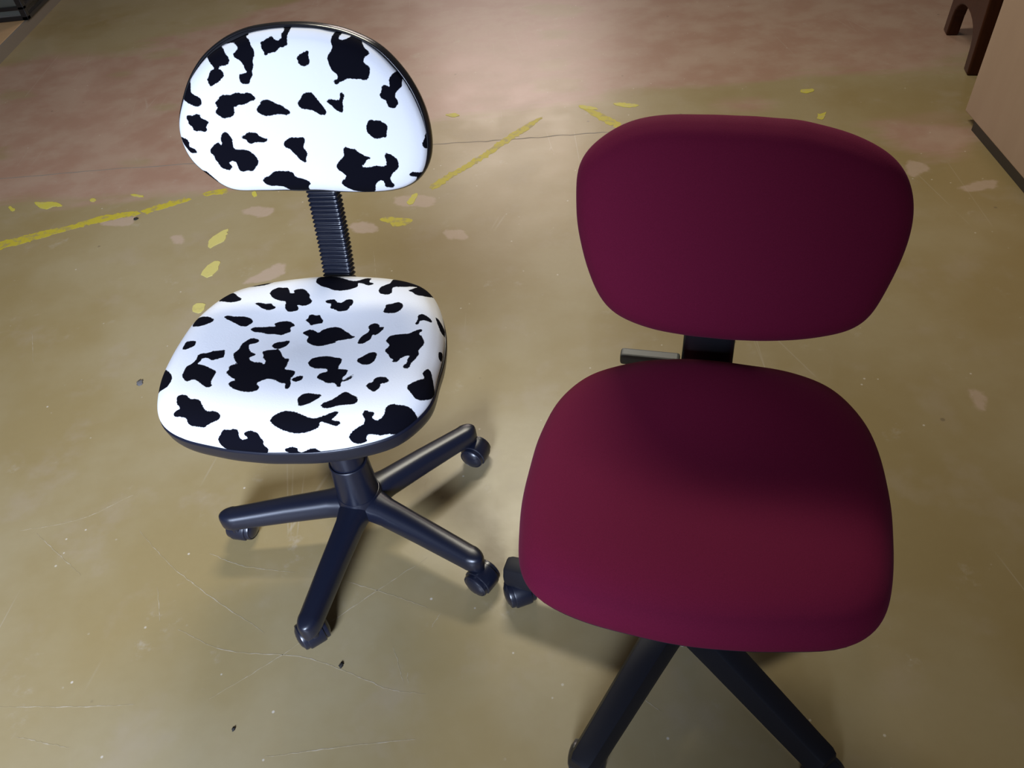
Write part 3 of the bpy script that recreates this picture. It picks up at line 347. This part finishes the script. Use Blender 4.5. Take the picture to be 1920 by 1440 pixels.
MAR_SEAT = [(0, .034), (.3, .035), (.6, .036), (.8, .034), (.9, .028), (.96, .017), (.99, .004), (1.0, -.010), (.985, -.024), (.95, -.030)]
MAR_BACK = [(0, .034), (.3, .034), (.6, .032), (.8, .027), (.9, .020), (.96, .010), (.99, 0), (1.0, -.010), (.985, -.020), (.94, -.026)]
UNDER = [(0, -.026), (.9, -.026), (.955, -.026), (.96, -.034), (.93, -.044), (.8, -.048), (0, -.048)]
def d_cow_seat(x, y): return -.010*np.exp(-((x/.12)**2+((y-.05)/.09)**2))-.10*np.clip(-y-.12, 0, 1)**2*10
def d_mar_seat(x, y): return -.012*np.exp(-((x/.13)**2+((y-.03)/.13)**2))-.10*np.clip(-y-.14, 0, 1)**2*8
def d_back(x, y): return .22*x*x
def d_mback(x, y): return .30*x*x-.25*y*y
def frame(o, yaw, tilt):
    Xv = Vector((math.cos(yaw), math.sin(yaw), 0)); Yv = Vector((-math.sin(yaw)*math.cos(tilt), math.cos(yaw)*math.cos(tilt), math.sin(tilt))); Nv = Xv.cross(Yv)
    return Matrix(((Xv.x, Yv.x, Nv.x, o[0]), (Xv.y, Yv.y, Nv.y, o[1]), (Xv.z, Yv.z, Nv.z, o[2]), (0, 0, 0, 1)))
def place(ob, root, M):                        # world frame M, expressed under the chair's root
    Rt = Matrix.Translation(root.location) @ root.rotation_euler.to_matrix().to_4x4()
    ob.matrix_local = Rt.inverted() @ M
    return ob

# ------------------------------------------------------------------ chair bases
def leg_mesh(L, style):
    rings = []
    if style == 'round':
        st = [(.020, .070, .054, .120), (.045, .060, .055, .119), (.065, .053, .055, .117), (.15, .048, .052, .110), (L-.032, .044, .045, .0975)]
        for x, wd, ht, top in st:
            q = superellipse(wd/2, ht/2, 2.5, 28); rings.append(np.c_[np.full(28, x), q[:, 0], top-ht/2+q[:, 1]])
        for t in np.linspace(.12, 1, 10):        # end rounded in plan, its wall dropping to the castor
            k = max(math.cos(t*math.pi/2), .04); x = L-.032+.032*math.sin(t*math.pi/2); hh = .045*(.72+.28*k**.7)
            q = superellipse(.044/2*k**.85, hh/2, 2.8, 28); rings.append(np.c_[np.full(28, x), q[:, 0], .0525+hh/2+q[:, 1]])
    else:
        def sec(x, wd, ht, top):
            a = [(-.5, 0), (-.5, .42), (-.34, 1), (-.26, 1.04), (.26, 1.04), (.34, 1), (.5, .42), (.5, 0)]
            return np.array([(x, u*wd, top-ht+v*ht) for u, v in a])
        rings = [sec(.02, .062, .055, .116), sec(.10, .058, .050, .110), sec(L-.035, .048, .040, .092), sec(L-.010, .047, .038, .090), sec(L-.002, .040, .034, .088), sec(L, .034, .028, .085)]
    return loft(rings)
def rot2(V, a, x=0, y=0):
    V = np.array(V); c, s = math.cos(a), math.sin(a)
    return np.c_[V[:, 0]*c-V[:, 1]*s+x, V[:, 0]*s+V[:, 1]*c+y, V[:, 2]]
def hood_mesh():
    """half-round castor hood over the wheels, with the stem; swivel axis at the origin, wheel axle at x = .016"""
    cx, cz, rr = .016, .0255, .0285; o = []
    for t in np.linspace(R(-28), R(205), 22): o.append((cx+rr*math.cos(t), cz+rr*math.sin(t)))
    o = np.array(o); k = len(o); c = np.array([cx, cz]); rings = []
    for y, sc in ((-.0165, .93), (-.0155, .98), (-.013, 1), (.013, 1), (.0155, .98), (.0165, .93)):
        q = c+(o-c)*sc; rings.append(np.c_[q[:, 0], np.full(k, y), q[:, 1]])
    return join(loft(rings), lathe([(.0105, .038), (.0105, .066)], 16))
def wheel_mesh():
    prof = [(.001, .0065), (.0225, .0065), (.0252, .0085), (.0255, .011), (.0255, .0215), (.0247, .0240), (.0232, .0250), (.0225, .0240), (.0215, .0252), (.0150, .0288), (.007, .0304), (.0005, .0308)]
    V, F = lathe(prof, 32); V = np.array(V)
    return np.c_[V[:, 0]+.016, V[:, 2], V[:, 1]+.0255], F
HOOD, WHEEL = hood_mesh(), wheel_mesh()
hood_me = wheel_me = None
def castor(parent, x, y, az):
    """az: direction the wheel trails, in the chair's own frame"""
    global hood_me, wheel_me
    if hood_me is None:
        o = mesh('castor', *HOOD, M_plastic, parent, True, 40); hood_me = o.data
    else: o = link(bpy.data.objects.new('castor', hood_me), parent)
    o.location = (x, y, 0); o.rotation_euler = (0, 0, az)
    for s in (1, -1):
        if wheel_me is None:
            wv = mesh('wheel', *WHEEL, M_wheel, o, True, 35); wheel_me = wv.data
        else: wv = link(bpy.data.objects.new('wheel', wheel_me), o)
        if s < 0:                                # the other wheel: turned half round about the swivel, then moved back over the axle
            wv.rotation_euler = (0, 0, math.pi); wv.location = (.032, 0, 0)
    return o
def base(root, a0, Rax, Ltip, trails, style, col_top, yaw):
    hub_r = .046 if style == 'round' else .05
    mesh('hub', *lathe([(.03, .068), (hub_r-.004, .070), (hub_r, .085), (hub_r, .108), (.0435, .118), (.0415, .124), (.030, .126)], 48), M_plastic, root, True, 50)
    mesh('column_cover', *lathe([(.0412, .112), (.0408, .122), (.0372, .208), (.0368, .213), (.0352, .2145), (.0345, .2125), (.030, .2125)], 48), M_plastic, root, True, 40)
    mesh('gas_column', *lathe([(.0325, .19), (.0318, .33), (.0312, .331), (.026, .332), (.0255, col_top)], 40), M_plastic, root, True, 40)
    for k in range(5):
        a = R(a0+72*k)-yaw
        V, F = leg_mesh(Ltip, style); mesh('leg', rot2(V, a), F, M_plastic if style == 'round' else M_matte, root, True, 50 if style == 'round' else 24)
        castor(root, Rax*math.cos(a), Rax*math.sin(a), R(trails[k])-yaw)
def sweep(path, sec_fn, m_=60):
    """rings of a section swept along a path in the y-z plane"""
    pp = catmull(path, m_); T = np.gradient(pp, axis=0); T /= np.linalg.norm(T, axis=1)[:, None]; rings = []
    L = np.r_[0, np.cumsum(np.linalg.norm(np.diff(pp, axis=0), axis=1))]
    for k in range(m_):
        q = sec_fn(L[k], k); nrm = np.array([T[k, 1], -T[k, 0]])       # (y,z) normal
        rings.append(np.c_[q[:, 0], pp[k, 0]+q[:, 1]*nrm[0], pp[k, 1]+q[:, 1]*nrm[1]])
    return rings

# ------------------------------------------------------------------ the cow-print chair
YC = R(-10)
cow = empty('swivel_chair', (-.322, .973, 0), YC, 'armless swivel chair upholstered in black and white cow-print plush', 'chair')
XO = -.022
FCs = frame((-.3408, 1.0023, .46), YC, 0)
place(pad('seat_cushion', OUT_COW_SEAT, CUSH_SEAT, 400, 130, M_cow, cow, d_cow_seat, SPOTS_SEAT), cow, FCs)
place(pad('seat_shell', OUT_COW_SEAT, SHELL_SEAT, 160, 60, M_plastic, cow, lambda x, y: d_cow_seat(x*0, y), closed=True), cow, FCs)
FCb = frame((-.2947, 1.2337, .7747), YC, R(76))
place(pad('back_cushion', OUT_COW_BACK, CUSH_BACK, 400, 110, M_cow, cow, d_back, SPOTS_BACK), cow, FCb)
place(pad('back_shell', OUT_COW_SHELL_BACK, SHELL_BACK, 160, 60, M_gloss, cow, d_back, closed=True), cow, FCb)
def rib_sec(L, k):
    t = .5+.5*math.sin(2*math.pi*L/.0082); t = t**.7
    return superellipse(.0250+.0035*t, .0118+.0032*t, 9, 28)
rings = sweep([(.06, .395), (.15, .396), (.205, .410), (.238, .446), (.256, .500), (.268, .560), (.280, .640), (.297, .730)], rib_sec, 420)
V, F = loft(rings); V[:, 0] += XO
mesh('back_strut', V, F, M_ribs, cow, True, 50)
bevel(mesh('seat_mechanism', *box(-.075+XO, .075+XO, -.09, .12, .372, .414), M_plastic, cow, False), .008, 3)
base(cow, 180.3, .265, .287, (75, 120, -40, -28, 100), 'round', .39, YC)

# ------------------------------------------------------------------ the maroon chair
YM = R(-17)
mar = empty('swivel_chair', (.246, .672, 0), YM, 'armless swivel chair upholstered in plain maroon woven fabric', 'chair')
FMs = frame((.2465, .6521, .46), YM, 0)
place(pad('seat_cushion', OUT_MAR_SEAT, MAR_SEAT, 240, 90, M_maroon, mar, d_mar_seat), mar, FMs)
place(pad('seat_shell', OUT_MAR_SEAT, UNDER, 120, 40, M_plastic, mar, lambda x, y: d_mar_seat(x*0, y)*.9, closed=True), mar, FMs)
FMb = frame((.3274, .9044, .6794), R(-21), R(77))
place(pad('back_cushion', OUT_MAR_BACK, MAR_BACK, 240, 90, M_maroon, mar, d_mback), mar, FMb)
place(pad('back_shell', OUT_MAR_BACK, [(0, -.022), (.9, -.022), (.955, -.022), (.96, -.030), (.93, -.040), (.6, -.046), (0, -.048)], 120, 40, M_gloss, mar, d_mback, closed=True), mar, FMb)
rings = sweep([(.06, .392), (.17, .394), (.235, .408), (.268, .440), (.284, .490), (.294, .560), (.306, .680)], lambda L, k: superellipse(.041, .010, 5, 24), 60)
mesh('back_strut', *loft(rings), M_gloss, mar, True, 40)
bevel(mesh('seat_mechanism', *box(-.085, .085, -.10, .16, .372, .412), M_plastic, mar, False), .008, 3)
V, F = box(-.141, -.043, -.011, .011, .410, .432); o = bevel(mesh('adjustment_lever', V, F, M_grey, mar, False), .005, 3); o.location = (0, .258, 0)
V, F = box(-.06, .03, -.006, .006, .39, .42); bevel(mesh('lever_bracket', V, F, M_plastic, mar, False), .003).location = (-.03, .24, 0)
base(mar, 157.3, .298, .317, (-75, 70, -50, 40, 120), 'flat', .39, YM)

# ------------------------------------------------------------------ crumbs of dirt on the floor
M_dirt = mat('dark_dirt', (.02, .018, .016), .8, .3)
M_smudge = mat('grey_smudge', (.13, .125, .13), .7, .3)
def crumb(x, y, sx, sy, sz, label, seed, m=None):
    rg = np.random.default_rng(seed); th = np.arange(14)*2*np.pi/14; rings = []
    for k, (s, z) in enumerate(((.8, 0), (1, .3), (.8, .75), (.3, 1))):
        q = s*(1+.25*rg.normal(size=14)); rings.append(np.c_[q*np.cos(th)*sx/2, q*np.sin(th)*sy/2, np.full(14, z*sz)])
    o = mesh('dirt_crumb', *loft(rings), m or M_dirt, None, True); o.location = (x, y, 0); o.rotation_euler = (0, 0, seed)
    tag(o, label, 'dirt')
crumb(-.358, .674, .011, .008, .004, 'small dark dirt crumb on the floor in front of the cow-print chair', 1)
crumb(-.94, 1.49, .022, .016, .002, 'flat grey dirt smudge on the floor left of the cow-print seat', 2, M_smudge)
crumb(-1.165, 2.289, .014, .014, .005, 'small black crumb beside the yellow floor line at far left', 3)
crumb(-.536, .579, .007, .006, .003, 'tiny dark dirt speck on the bare floor nearest the photo bottom, left of centre', 4)
